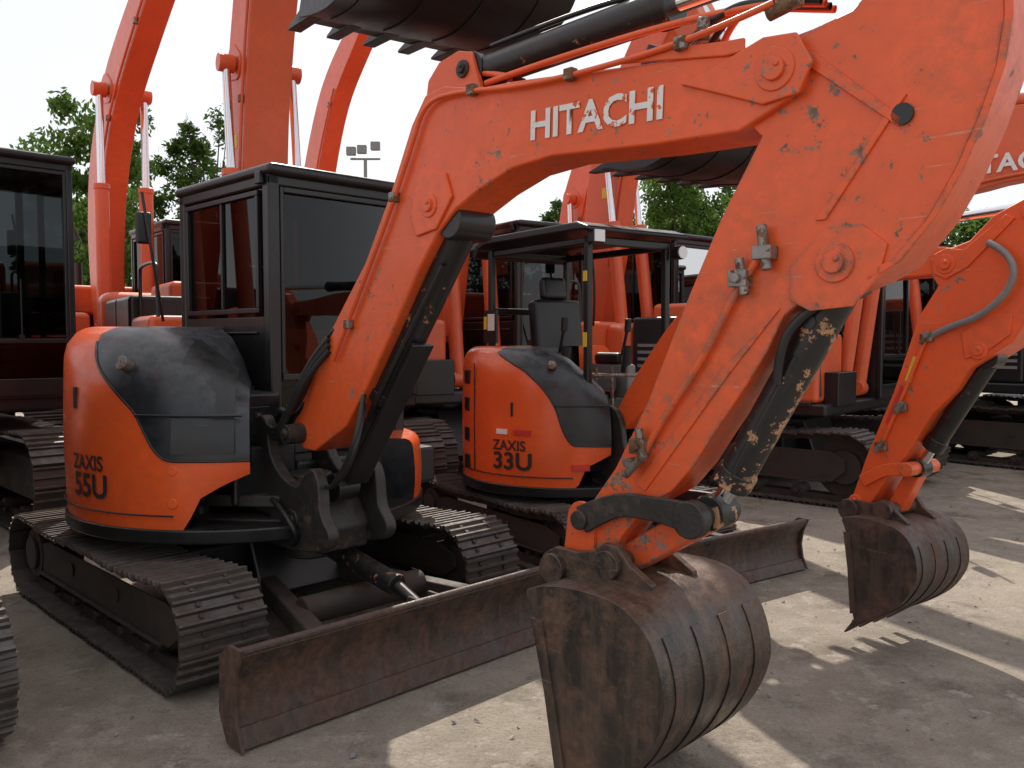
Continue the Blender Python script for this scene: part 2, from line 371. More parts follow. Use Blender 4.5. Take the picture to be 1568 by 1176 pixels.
def pins(p,L,y0,y1,mat,name='pin'):
    g=G()
    for x,z,r in L:
        g.cyl((x,y0,z),(x,y1,z),r,n=28);g.cyl((x,y0-.012,z),(x,y1+.012,z),r*.55,n=20)
        g.cyl((x+r*.2,y0-.018,z+r*.2),(x+r*.2,y0,z+r*.2),.01,n=6)
    g.mk(name,mat,p,.004)
def seat(p,x,y,z):
    g=G();g.box(x-.22,x+.25,y-.24,y+.24,z,z+.14);g.prism([(x-.24,z+.1),(x-.12,z+.12),(x-.2,z+.72),(x-.32,z+.7)],y-.23,y+.23);g.prism([(x-.31,z+.7),(x-.22,z+.72),(x-.25,z+.9),(x-.32,z+.88)],y-.12,y+.12)
    g.box(x-.1,x+.2,y-.36,y-.27,z+.2,z+.3);g.box(x-.1,x+.2,y+.27,y+.36,z+.2,z+.3);g.box(x-.2,x+.2,y-.2,y+.2,z-.25,z);g.mk('seat',BLACK,p,.04,seg=3)
    g=G()
    for s in(-1,1): g.cyl((x+.2,y+s*.31,z+.28),(x+.26,y+s*.31,z+.48),.012);g.cyl((x+.26,y+s*.31,z+.46),(x+.27,y+s*.31,z+.56),.025)
    g.mk('levers',BLACK,p,.004)
def cab(p,x0,x1,y0,y1,z0,z1,zs=1.68,gl=GLASS,gs=GLASSD,w=.055):
    g=G()
    for x,y in((x1-w,y0),(x1-w,y1-w),(x0,y0),(x0,y1-w)): g.box(x,x+w,y,y+w,z0,z1-.03)
    g.box(x0+(x1-x0)*.45,x0+(x1-x0)*.45+.04,y1-w+.004,y1-.004,z0,z1-.05)
    g.box(x0,x1,y0,y0+w*.8,z1-.1,z1-.035);g.box(x0,x1,y1-w*.8,y1,z1-.1,z1-.035);g.box(x1-w*.8,x1,y0,y1,z1-.1,z1-.035);g.box(x0,x0+w,y0,y1,z1-.1,z1-.03)
    g.mk('cab_posts',BLACK,p,.014,seg=3)
    g=G();g.box(x0-.03,x1+.05,y0-.02,y1+.02,z1-.045,z1+.02);g.mk('cab_roof',BLACK,p,.03,seg=3)
    box('cab_roof_panel',x0+.1,x1-.15,y0+.12,y1-.12,z1+.015,z1+.05,BLACK,p,.02)
    g=G();g.box(x0+.01,x1-.02,y0+.01,y0+.04,z0,zs);g.box(x0+.01,x1-.02,y1-.04,y1-.01,z0,z0+(zs-z0)*.6);g.box(x1-.04,x1-.01,y0+.02,y1-.02,z0,z0+.14);g.box(x0+.01,x0+.04,y0+.02,y1-.02,z0,zs+.05)
    g.box(x0+.02,x1-.02,y0+.02,y1-.02,z0-.02,z0+.02);g.mk('cab_panels',BLACK,p,.008)
    xa,xb,za,zb=x0+.08,x1-w-.06,zs+.02,z1-.11;g=G();yf=y0+.004;t=.03
    g.box(xa,xb,yf,yf+.03,za,za+t).box(xa,xb,yf,yf+.03,zb-t,zb).box(xa,xa+t,yf,yf+.03,za+t,zb-t).box(xb-t,xb,yf,yf+.03,za+t,zb-t).box((xa+xb)/2,(xa+xb)/2+.02,yf+.005,yf+.03,za+t,zb-t)
    zc=z0+.42;g.box(x1-.035,x1+.006,y0+w,y1-w,zc,zc+.035)
    g.box(x1-.02,x1+.003,y0+w-.002,y0+w+.02,zc+.035,z1-.1).box(x1-.02,x1+.003,y1-w-.02,y1-w+.002,zc+.035,z1-.1).box(x1-.02,x1+.003,y0+w+.02,y1-w-.02,z1-.13,z1-.1)
    g.box(x0+.15,x1-.15,y0-.004,y0+.012,z0+.1,z0+.115).box(x0+.15,x1-.15,y0-.004,y0+.012,zs-.1,zs-.085)
    g.mk('window_frames',BLACK,p,.005)
    def pane(n,v,m): mk(n,v,[(0,1,2,3)],m,p)
    pane('side_window',[(x0+w,y0+.025,zs),(x1-w,y0+.025,zs),(x1-w,y0+.025,z1-.08),(x0+w,y0+.025,z1-.08)],gs)
    pane('front_window',[(x1-.015,y0+w,zc),(x1-.015,y1-w,zc),(x1-.03,y1-w,z1-.08),(x1-.03,y0+w,z1-.08)],gl)
    pane('front_lower_window',[(x1-.016,y0+w,z0+.14),(x1-.016,y1-w,z0+.14),(x1-.016,y1-w,zc),(x1-.016,y0+w,zc)],gl)
    pane('door_window',[(x0+w,y1-.025,zs-.3),(x1-w,y1-.025,zs-.3),(x1-w,y1-.025,z1-.08),(x0+w,y1-.025,z1-.08)],gl)
    pane('rear_window',[(x0+.03,y0+w,zs),(x0+.03,y1-w,zs),(x0+.03,y1-w,z1-.08),(x0+.03,y0+w,z1-.08)],gl)
    ym=(y0+y1)/2;xm=x0+(x1-x0)*.4
    seat(p,xm,ym,z0+.25)
    g=G();g.cyl((x1-.008,ym+.1,zc+.05),(x1+.012,ym+.1,zc+.05),.02);g.box(x1+.0,x1+.012,ym+.095,ym+.105,zc+.05,zc+.5);g.mk('wiper',BLACK,p,.002)
    g=G();g.box(x1-.1,x1-.04,y0-.03,y0+.0,z1-.09,z1-.02);g.mk('hinge',BLACK,p,.006)
# ================================================================== MINI EXCAVATOR WITH CAB (foreground)
A=empty('mini_excavator',(-1.544,5.043,0),-45)
for s,t in((-1,'_r'),(1,'_l')): track(A,1.0,.245,s*.8,.4,.135,t)
carbody(A,1.0,.27,.6,.58)
blade(A,1.70,2.0,.38,1.0)
hoodA=[(-88,1.58),(-80,1.45),(-70,1.32),(-61,1.19),(-57,1.06),(-54.5,.99),(-51,.965),(-29,.965)]
house(A,1.0,.62,1.62,-29,hoodA,ztop=[(-360,1.62),(-75,1.62),(-55,1.56),(-40,1.44),(-29,1.3)],zlow=[(-360,.62),(-47,.62),(-43,.78),(-36,.85),(-29,.9)])
tube('hood_split',[(1.0*math.cos(rad(a)),1.0*math.sin(rad(a)),1.185) for a in range(-61,-28,3)],.007,BLACK,A)
V=[]
for i in range(15):
    t=i/14
    for an,hz in((-50,.555),(-33,.40)):
        r=1.012*(1-.36*(1-math.cos(t*1.5)));V.append((r*math.cos(rad(an)),r*math.sin(rad(an)),1.0+hz*math.sin(t*1.5)))
mk('hood_ridge',V,[(i,i+1,i+3,i+2) for i in range(0,len(V)-2,2)],BLACK,A)
textmesh('model_number','55U',.165,DECK,A,onwall(1.004,-89,.765),1.1,.004)
textmesh('series_lettering','ZAXIS',.105,DECK,A,onwall(1.004,-89.5,.9),1.0,.002)
def wallbox(g,R,a,z0,z1,w,d=.006): g.box(-w/2,w/2,-d,.01,z0,z1,Matrix.Rotation(rad(a+90),4,'Z')@Matrix.Translation((0,-R,0)))
g=G();wallbox(g,1.0,-88,1.2,1.31,.02);g.mk('slot_dark_box',BLACK,A,.004)  # black box stands in for the shaded inside of a small slot
tube('panel_seam',[(1.001*math.cos(rad(a)),1.001*math.sin(rad(a)),.70) for a in range(-150,-46,4)],.004,BLACK,A)
g=G();v=Vector((math.cos(rad(-66)),math.sin(rad(-66)),0))
g.cyl(v*.93+Vector((0,0,1.42)),v*.99+Vector((0,0,1.44)),.035);g.mk('fuel_lock',STEEL,A,.004)
g=G()
v=Vector((math.cos(rad(-50)),math.sin(rad(-50)),0))
for z in(.76,.92): g.cyl(v*.985+Vector((0,0,z)),v*1.004+Vector((0,0,z)),.024)
g.mk('panel_bolts',ORANGE,A,.003)
g=G();g.box(.05,.66,-.46,-.1,.70,1.0).box(.2,.58,-.44,-.14,1.0,1.27).box(.0,.66,-.1,.86,.68,.9).box(.1,.75,-.3,.1,.56,.68)
g.mk('front_deck',BLACK,A,.02)
g=G();g.box(.575,.6,-.36,-.22,1.05,1.2).box(.59,.61,-.31,-.27,1.14,1.17);g.mk('toolbox_latch',BLACK,A,.004)
g=G();g.box(.607,.613,-.30,-.28,1.145,1.165);g.mk('toolbox_lock',STEEL,A)
cab(A,-.76,.38,-.09,.84,.9,2.5,w=.075)
sp=[(.58,1.12),(.64,1.16),(.70,1.12),(.73,.97),(.83,.87),(.98,.83),(1.06,.9),(1.13,.93),(1.18,.86),(1.2,.72),(1.27,.63),(1.22,.55),(1.0,.51),(.8,.5),(.62,.52),(.55,.62),(.6,.8),(.57,.95)]
g=G();g.prism(smooth_poly(sp,3,True),-.3,-.235).prism(smooth_poly(sp,3,True),.035,.1);g.mk('swing_post_cheeks',CAST,A,.012)
g=G();g.prism([(.62,.5),(.66,.8),(.85,.84),(1.0,.8),(1.12,.62),(1.1,.5)],-.24,.04);g.cyl((.78,-.1,.42),(.78,-.1,.86),.12);g.mk('swing_post_core',CAST,A,.015)
g=G();arm=[(.3,-.5),(.34,-.58),(.5,-.56),(.75,-.36),(.85,-.28),(.75,-.2),(.6,-.26),(.42,-.42)]
M=Matrix(((1,0,0,0),(0,0,1,0),(0,1,0,0),(0,0,0,1)));g.prism(arm,.70,.76,M);g.prism(arm,.60,.64,M);g.cyl((.36,-.5,.58),(.36,-.5,.79),.045);g.mk('swing_lug',CAST,A,.01)
cyl('swing_cylinder_rod',(.0,-.42,.70),(.36,-.5,.68),.03,ORANGE,A)
pins(A,[(.95,.66,.05),(.9,1.08,.05)],-.31,.11,CAST,'post_pins')
boomA=[(.82,1.12),(.84,1.06),(.92,1.0),(1.02,1.0),(1.29,1.14),(1.45,1.32),(1.65,1.58),(1.84,1.84),(1.97,1.99),(2.08,2.07),(2.22,2.13),(2.4,2.185),(2.6,2.2),(3.03,2.17),(3.34,2.16),(3.44,2.2),(3.53,2.24),(3.55,2.3),(3.54,2.36),(3.48,2.40),(3.37,2.40),(3.24,2.41),(3.03,2.43),(2.45,2.5),(2.22,2.52),(2.01,2.57),(1.89,2.555),(1.80,2.45),(1.66,2.2),(1.46,1.9),(1.16,1.58),(.98,1.33)]
prism('boom',boomA,-.215,.0,ORWORN,A,.01)
g=G()
g.prism([(1.84,1.98),(1.97,2.0),(2.07,2.12),(2.03,2.22),(1.92,2.24),(1.83,2.17),(1.8,2.06)],-.228,-.214)
g.prism([(3.14,2.335),(3.32,2.38),(3.42,2.41),(3.52,2.4),(3.57,2.31),(3.53,2.23),(3.42,2.22),(3.3,2.27)],-.229,-.213)
g.prism([(2.88,2.455),(3.3,2.385),(3.36,2.385),(3.36,2.425),(3.3,2.43),(3.0,2.47)],-.226,-.213)
g.mk('boom_doublers',ORWORN,A,.006)
pins(A,[(1.93,2.1,.05),(3.46,2.31,.06)],-.235,.02,ORWORN,'boom_pins')
g=G();e=[(1.93,2.5),(2.16,2.48),(2.2,2.52),(2.14,2.68),(2.07,2.7),(1.95,2.68),(1.88,2.62),(1.86,2.52)]
g.prism(e,-.19,-.16).prism(e,-.04,-.01);g.mk('arm_cylinder_lug',ORWORN,A,.006)
pins(A,[(2.1,2.62,.035)],-.2,0,CAST,'lug_pin')
for k,yy in enumerate((-.15,-.10,-.05)):
    tube('boom_pipe',[(1.1,yy,1.55),(1.3,yy,1.76),(1.62,yy,2.18),(1.77,yy,2.44),(1.86,yy,2.6),(1.98,yy,2.66),(2.3,yy,2.56)],.012,ORWORN,A)
tube('boom_side_pipe',[(1.22,-.235,1.45),(1.6,-.235,1.98),(1.83,-.235,2.36),(1.9,-.235,2.5),(2.05,-.235,2.53),(2.5,-.235,2.46),(3.0,-.235,2.45),(3.3,-.235,2.47),(3.45,-.22,2.5)],.01,ORWORN,A)
g=G()
for x,z in((1.35,1.62),(1.7,2.16),(2.2,2.51),(2.7,2.46),(3.15,2.455)): g.box(x-.02,x+.02,-.25,-.215,z-.02,z+.02)
g.mk('pipe_clamps',STEEL,A,.004)
for k in range(6):
    y=-.20+.045*k;d=.02*k
    tube('hose',[(1.2,y,1.6),(1.06,y-.02,1.5+d),(.95,y-.04,1.25),(.84,y-.06,1.17-d),(.72,y-.03,1.2+d),(.62,y,1.1),(.5,y+.02,1.0)],.017,RUBBER,A)
for k in range(3):
    tube('hose_front',[(1.17,-.22,1.56-.03*k),(1.07,-.27,1.45-.03*k),(.93,-.30,1.2),(.80,-.3,1.08-.03*k),(.66,-.28,1.12),(.6,-.24,1.05)],.015,RUBBER,A)
for k in range(2):
    tube('hose_lower',[(1.42,-.20,1.30-.05*k),(1.48,-.27,1.16-.05*k),(1.42,-.29,1.0-.04*k),(1.28,-.28,.86),(1.16,-.24,.84),(1.06,-.2,.86)],.012,RUBBER,A)
tube('hose_post',[(.75,-.31,.75),(.95,-.36,.72),(1.05,-.33,.6),(.9,-.28,.5),(.7,-.2,.5)],.014,RUBBER,A)
hyd(A,'boom_cylinder',(2.01,-.1,2.03),(1.09,-.1,.82),.62,.066,CYLB,CYLB,.04)
g=G();M2=Matrix.Translation((1.09,-.1,.82))@Matrix.Rotation(-math.atan2(1.21,.92),4,'Y')
g.box(.1,.95,-.06,.06,-.09,-.066,M2);g.mk('cylinder_guard',BLACK,A,.006)
tube('cylinder_pipe',[(1.95,-.17,1.86),(1.7,-.18,1.54),(1.45,-.18,1.22),(1.4,-.16,1.18)],.01,BLACK,A)
g=G();g.cyl((2.02,-.2,2.03),(2.02,0.0,2.03),.075);g.mk('boom_cylinder_head',CYLB,A,.01)
hyd(A,'arm_cylinder',(2.12,-.1,2.62),(3.93,-.1,2.66),.5,.064,CYLB)
tube('arm_cylinder_pipe',[(2.2,-.13,2.70),(2.5,-.13,2.71),(2.9,-.12,2.71),(2.98,-.12,2.68)],.01,BLACK,A)
tube('arm_cylinder_pipe',[(2.2,-.16,2.55),(2.5,-.165,2.56),(3.3,-.165,2.55),(3.5,-.16,2.5)],.012,ORWORN,A)
for k in range(4): tube('tip_hose',[(3.1+.03*k,-.16+.03*k,2.47),(3.25,-.17+.03*k,2.55+.01*k),(3.4,-.15+.03*k,2.54),(3.55,-.14+.03*k,2.5)],.011,ORWORN if k%2 else RUBBER,A)
g=G();g.cyl((3.42,-.2,2.48),(3.52,-.2,2.5),.022).cyl((3.2,-.19,2.46),(3.2,-.19,2.53),.02);g.mk('fittings',STEEL,A,.003)
armA=[(3.37,2.36),(3.34,2.28),(3.36,2.18),(3.40,2.14),(3.27,1.92),(3.14,1.65),(3.0,1.34),(2.87,1.11),(2.76,.97),(2.70,.86),(2.68,.78),(2.66,.72),(2.70,.66),(2.77,.66),(2.82,.72),(2.9,.88),(3.0,1.0),(3.1,1.06),(3.18,1.15),(3.26,1.27),(3.36,1.41),(3.43,1.52),(3.48,1.62),(3.55,1.67),(3.66,1.68),(3.73,1.71),(3.79,1.76),(3.87,1.86),(3.93,1.97),(3.98,2.09),(4.015,2.2),(4.03,2.32),(4.02,2.46),(4.0,2.6),(3.97,2.7),(3.9,2.74),(3.84,2.7),(3.8,2.6),(3.74,2.5),(3.66,2.43),(3.55,2.41),(3.45,2.4)]
prism('dipper_arm',armA,-.19,-.04,ORARM,A,.006)
g=G();g.prism([(3.72,1.705),(3.8,1.75),(3.89,1.86),(3.95,1.97),(4.0,2.09),(4.035,2.2),(4.05,2.32),(4.04,2.5),(4.02,2.5),(4.03,2.32),(4.015,2.2),(3.98,2.09),(3.93,1.97),(3.87,1.86),(3.79,1.765),(3.71,1.725)],-.198,-.032)
g.mk('arm_front_plate',ORARM,A,.003)
g=G();g.prism([(3.5,2.36),(3.56,2.34),(3.8,2.12),(3.79,2.1),(3.54,2.31),(3.48,2.33)],-.2,-.188);g.prism([(3.5,1.66),(3.56,1.63),(3.68,1.64),(3.75,1.72),(3.77,1.8),(3.7,1.86),(3.6,1.86),(3.5,1.76)],-.198,-.188)
g.prism([(3.78,2.17),(3.81,2.18),(3.6,1.88),(3.57,1.88)],-.198,-.188);g.prism([(3.43,1.6),(3.47,1.64),(3.31,1.45),(3.0,1.05),(2.96,1.07),(3.29,1.47)],-.197,-.188)
g.prism(hull2((2.73,.92),.06,(2.72,.73),.075),-.205,-.188)
g.mk('arm_doublers',ORARM,A,.005)
pins(A,[(3.63,1.76,.055),(2.745,.92,.045),(3.92,2.66,.05)],-.207,-.02,ORARM,'arm_pins')
g=G();g.cyl((3.8,-.2,2.13),(3.8,-.186,2.13),.028);g.mk('arm_hole',BLACK,A)
tube('arm_pipe',[(3.42,-.205,1.8),(3.36,-.21,1.74),(3.22,-.21,1.48),(3.08,-.21,1.3),(2.98,-.205,1.14)],.011,ORARM,A)
g=G()
for x,z in((3.35,1.73),(2.99,1.2)):
    g.box(x-.03,x+.03,-.235,-.19,z-.025,z+.025);g.cyl((x,-.25,z),(x,-.235,z),.016,n=6);g.cyl((x+.02,-.22,z-.05),(x-.0,-.22,z+.06),.014)
g.box(3.4,3.46,-.24,-.19,1.78,1.82).cyl((3.44,-.22,1.75),(3.42,-.22,1.88),.016)
g.box(2.955,2.985,-.25,-.2,1.13,1.16).cyl((2.95,-.24,1.1),(3.03,-.24,1.18),.014)
g.mk('arm_fittings',STEEL,A,.004)
hyd(A,'bucket_cylinder',(3.62,-.1,1.72),(3.21,-.1,1.0),.86,.056,CYLC)
g=G();g.cyl((3.5,-.15,1.5),(3.28,-.15,1.1),.012).cyl((3.54,-.16,1.6),(3.54,-.08,1.6),.02);g.mk('bucket_cylinder_pipe',CYLC,A)
tube('bucket_cylinder_hose',[(3.56,-.165,1.64),(3.5,-.18,1.6),(3.46,-.18,1.5),(3.45,-.17,1.42)],.014,RUBBER,A)
g=G()
for y in(-.225,-.03): g.prism(ribbon([(2.745,.92,.05),(2.9,.99,.04),(3.05,1.0,.04),(3.2,.99,.052)],4),y,y+.022)
g.cyl((3.2,-.24,.99),(3.2,.01,.99),.04).cyl((3.2,-.25,.99),(3.2,-.2,.99),.06).cyl((2.745,-.24,.92),(2.745,.01,.92),.035);g.mk('guide_links',CAST,A,.006)
g=G();g.prism(hull2((3.2,.99),.05,(2.9,.80),.05),-.15,-.06);g.mk('bucket_link',ORARM,A,.012)
bucket(A,(2.645,.735),0,1.0,-.42,.20,BUCK,5)
ya=-.2165
textmesh('boom_lettering','HITACHI',.15,WHITE,A,lambda x,y:(2.49+x*.9995+y*.03,ya-.003,2.275+y*.95-x*.045),1.0,.004)
# ================================================================== MINI EXCAVATOR WITH CANOPY
B=empty('mini_excavator',(.40,6.5,0),-55)
for s,t in((-1,'_r'),(1,'_l')): track(B,.82,.22,s*.62,.3,.12,t)
carbody(B,.82,.24,.48,.5)
blade(B,1.56,1.6,.33,.82)
hoodB=[(-80,1.45),(-60,1.34),(-50,1.23),(-43,1.1),(-39,.92),(-35,.83),(-14,.82)]
house(B,.78,.53,1.5,-14,hoodB,ztop=[(-360,1.5),(-60,1.5),(-35,1.42),(-14,1.25)],zlow=[(-360,.53),(-32,.53),(-27,.68),(-14,.76)])
textmesh('model_number','33U',.165,DECK,B,onwall(.784,-78,.655),1.15,.004)
textmesh('series_lettering','ZAXIS',.1,DECK,B,onwall(.784,-78,.785),1.0,.002)
tube('hood_split',[(.782*math.cos(rad(a)),.782*math.sin(rad(a)),1.1) for a in range(-43,-13,3)],.006,BLACK,B)
tube('panel_seam',[(.782*math.cos(rad(a)),.782*math.sin(rad(a)),.61) for a in range(-150,-30,4)],.004,BLACK,B)
tube('panel_seam',[(.782*math.cos(rad(-94)),.782*math.sin(rad(-94)),z) for z in(.61,.8,1.0,1.2,1.38)],.004,BLACK,B)
g=G()
for z in(.66,.86,1.08,1.28): wallbox(g,.78,-104,z-.05,z+.05,.1)
wallbox(g,.78,-66,1.02,1.12,.018);g.mk('vent_openings',BLACK,B,.006)
g=G();wallbox(g,.782,-72,.895,.93,.09);g.mk('cream_sticker',WHITE,B);g=G();wallbox(g,.782,-60,.895,.93,.13);wallbox(g,.782,-30,.66,.7,.12);g.mk('red_sticker',REDD,B)
g=G();v=Vector((math.cos(rad(-45)),math.sin(rad(-45)),0));g.cyl(v*.68+Vector((0,0,1.36)),v*.76+Vector((0,0,1.38)),.03);g.mk('fuel_lock',STEEL,B,.004)
g=G();g.box(.2,.62,-.3,.62,.62,.76).box(-.5,.1,-.3,.55,.7,1.1).box(-.62,-.2,-.35,.5,1.1,1.5);g.mk('floor_deck',BLACK,B,.02)
g=G();w=.05
for x,y,zb in((.58,-.3,.7),(.58,.44,.7),(-.58,-.32,1.4),(-.58,.44,1.4)): g.box(x,x+w,y,y+w,zb,2.26)
g.box(.58,.63,-.3,.49,2.2,2.26).box(-.58,-.53,-.3,.49,1.75,1.8).box(-.58,-.53,-.3,.49,2.2,2.26).box(-.56,.6,-.3,-.25,2.2,2.25).box(-.56,.6,.44,.49,2.2,2.25)
g.mk('canopy_posts',BLACK,B,.012)
g=G();g.prism([(-.72,2.2),(-.68,2.3),(-.55,2.35),(.6,2.35),(.72,2.31),(.72,2.28),(.58,2.29),(-.53,2.29),(-.63,2.26),(-.68,2.19)],-.38,.58);g.mk('canopy_roof',BLACK,B,.02,seg=3)
g=G();g.box(.66,.72,-.33,-.22,2.2,2.3).cyl((.66,.5,2.18),(.74,.5,2.18),.05);g.mk('work_lamp_housings',BLACK,B,.01)
g=G();g.box(.72,.727,-.32,-.23,2.21,2.29).cyl((.74,.5,2.18),(.747,.5,2.18),.045);g.mk('work_lamp_lenses',LENS,B,.002)
seat(B,0.0,.1,1.15)
g=G();g.cyl((.45,-.05,.76),(.43,-.05,1.35),.012).cyl((.45,.1,.76),(.43,.1,1.35),.012).cyl((.58,-.28,1.3),(.75,.4,1.3),.014);g.mk('travel_levers',STEEL,B)
for s in(-1,1): tube('lever_boot',[(.25,.1+s*.3,1.3),(.27,.1+s*.3,1.42),(.28,.1+s*.3,1.5)],.035,RUBBER,B)
g=G();g.box(-.25,.3,-.27,-.18,1.1,1.36).box(-.25,.3,.38,.47,1.1,1.36);g.mk('consoles',GREYP,B,.02)
g=G();g.box(-.575,-.40,-.36,-.34,1.52,1.78);g.mk('sticker_plate',BLACK,B);g=G();g.box(-.51,-.42,-.366,-.361,1.62,1.75);g.mk('warning_sticker',WHITE,B);g=G();g.box(-.565,-.525,-.366,-.361,1.63,1.73);g.box(.585,.625,-.306,-.301,1.5,1.6);g.box(.585,.625,-.306,-.301,1.95,2.02);g.mk('yellow_sticker',YEL,B)
yb0,yb1=-.1,.06
g=G();spb=[(.62,1.05),(.72,1.08),(.8,1.0),(.85,.8),(.98,.76),(1.02,.6),(.95,.46),(.6,.46),(.5,.6)]
g.prism(smooth_poly(spb,3,True),-.15,-.105).prism(smooth_poly(spb,3,True),.065,.11).prism([(.55,.46),(.6,.78),(.9,.7),(.95,.46)],-.1,.06);g.mk('swing_post',CAST,B,.01)
prism('boom',ribbon([(.74,.98,.07),(1.0,1.25,.12),(1.4,1.62,.15),(1.85,1.86,.15),(2.3,1.93,.11),(2.7,1.925,.075),(2.98,1.92,.065)],6),yb0,yb1,ORANGE,B,.01)
pins(B,[(2.98,1.92,.05),(1.85,1.75,.045)],yb0-.015,yb1+.015,ORANGE,'boom_pins')
hyd(B,'boom_cylinder',(1.72,-.02,1.66),(.95,-.02,.66),.6,.05,CYLB)
hyd(B,'arm_cylinder',(1.8,-.02,2.08),(3.35,-.02,2.14),.5,.042,CYLB)
armB=[(2.92,1.93),(2.93,1.85),(2.96,1.80),(2.87,1.66),(2.75,1.29),(2.61,.95),(2.53,.72),(2.56,.66),(2.62,.68),(2.72,.85),(2.82,.98),(2.95,1.2),(3.06,1.32),(3.12,1.42),(3.2,1.47),(3.3,1.54),(3.38,1.68),(3.47,1.85),(3.48,2.0),(3.42,2.12),(3.33,2.16),(3.2,2.1),(3.1,2.0),(3.0,1.97)]
prism('dipper_arm',armB,yb0-.02,yb1+.02,ORWORN,B,.008)
g=G();g.prism([(3.1,1.46),(3.2,1.5),(3.29,1.57),(3.3,1.66),(3.2,1.66),(3.08,1.58)],yb0-.03,yb0-.018);g.prism([(2.94,1.95),(2.94,1.86),(3.0,1.83),(3.1,1.88),(3.3,2.08),(3.26,2.1),(3.08,1.96),(3.0,1.975)],yb0-.03,yb0-.018);g.mk('arm_doublers',ORWORN,B,.004)
pins(B,[(3.0,1.9,.045),(3.16,1.5,.04),(2.56,.72,.035),(3.36,2.1,.035)],yb0-.035,yb1+.035,ORWORN,'arm_pins')
tube('arm_hose',[(3.2,-.15,1.98),(3.3,-.17,1.93),(3.33,-.17,1.8),(3.2,-.16,1.66),(3.0,-.14,1.6),(2.93,-.13,1.56)],.015,GREYP,B)
g=G()
for x,z in((2.92,1.56),(2.8,1.22),(2.7,1.02)): g.box(x-.03,x+.03,-.145,-.12,z-.02,z+.02).cyl((x-.02,-.15,z-.03),(x+.02,-.15,z+.03),.012)
g.mk('arm_fittings',STEEL,B,.004)
g=G();g.prism([(2.85,1.47),(2.88,1.46),(2.84,1.34),(2.81,1.35)],-.1235,-.1215);g.mk('arm_sticker',YEL,B);g=G();g.prism([(2.79,1.33),(2.805,1.32),(2.73,1.13),(2.715,1.14)],-.1235,-.1215);g.mk('arm_red_sticker',REDD,B)
tube('arm_pipe',[(2.92,-.135,1.56),(2.82,-.135,1.3),(2.7,-.135,1.02)],.009,ORWORN,B)
hyd(B,'bucket_cylinder',(3.16,-.02,1.46),(2.84,-.02,.92),.8,.045,CYLB)
g=G()
for y in(-.14,.08): g.prism(ribbon([(2.6,.83,.03),(2.72,.9,.03),(2.84,.92,.035)],4),y,y+.02)
g.cyl((2.84,-.15,.92),(2.84,.11,.92),.035);g.mk('guide_links',ORWORN,B,.005)
g=G();g.prism(hull2((2.84,.92),.035,(2.74,.72),.04),-.06,.02);g.mk('bucket_link',ORWORN,B,.008)
bucket(B,(2.55,.68),-6,.74,-.25,.21,RUST,4)
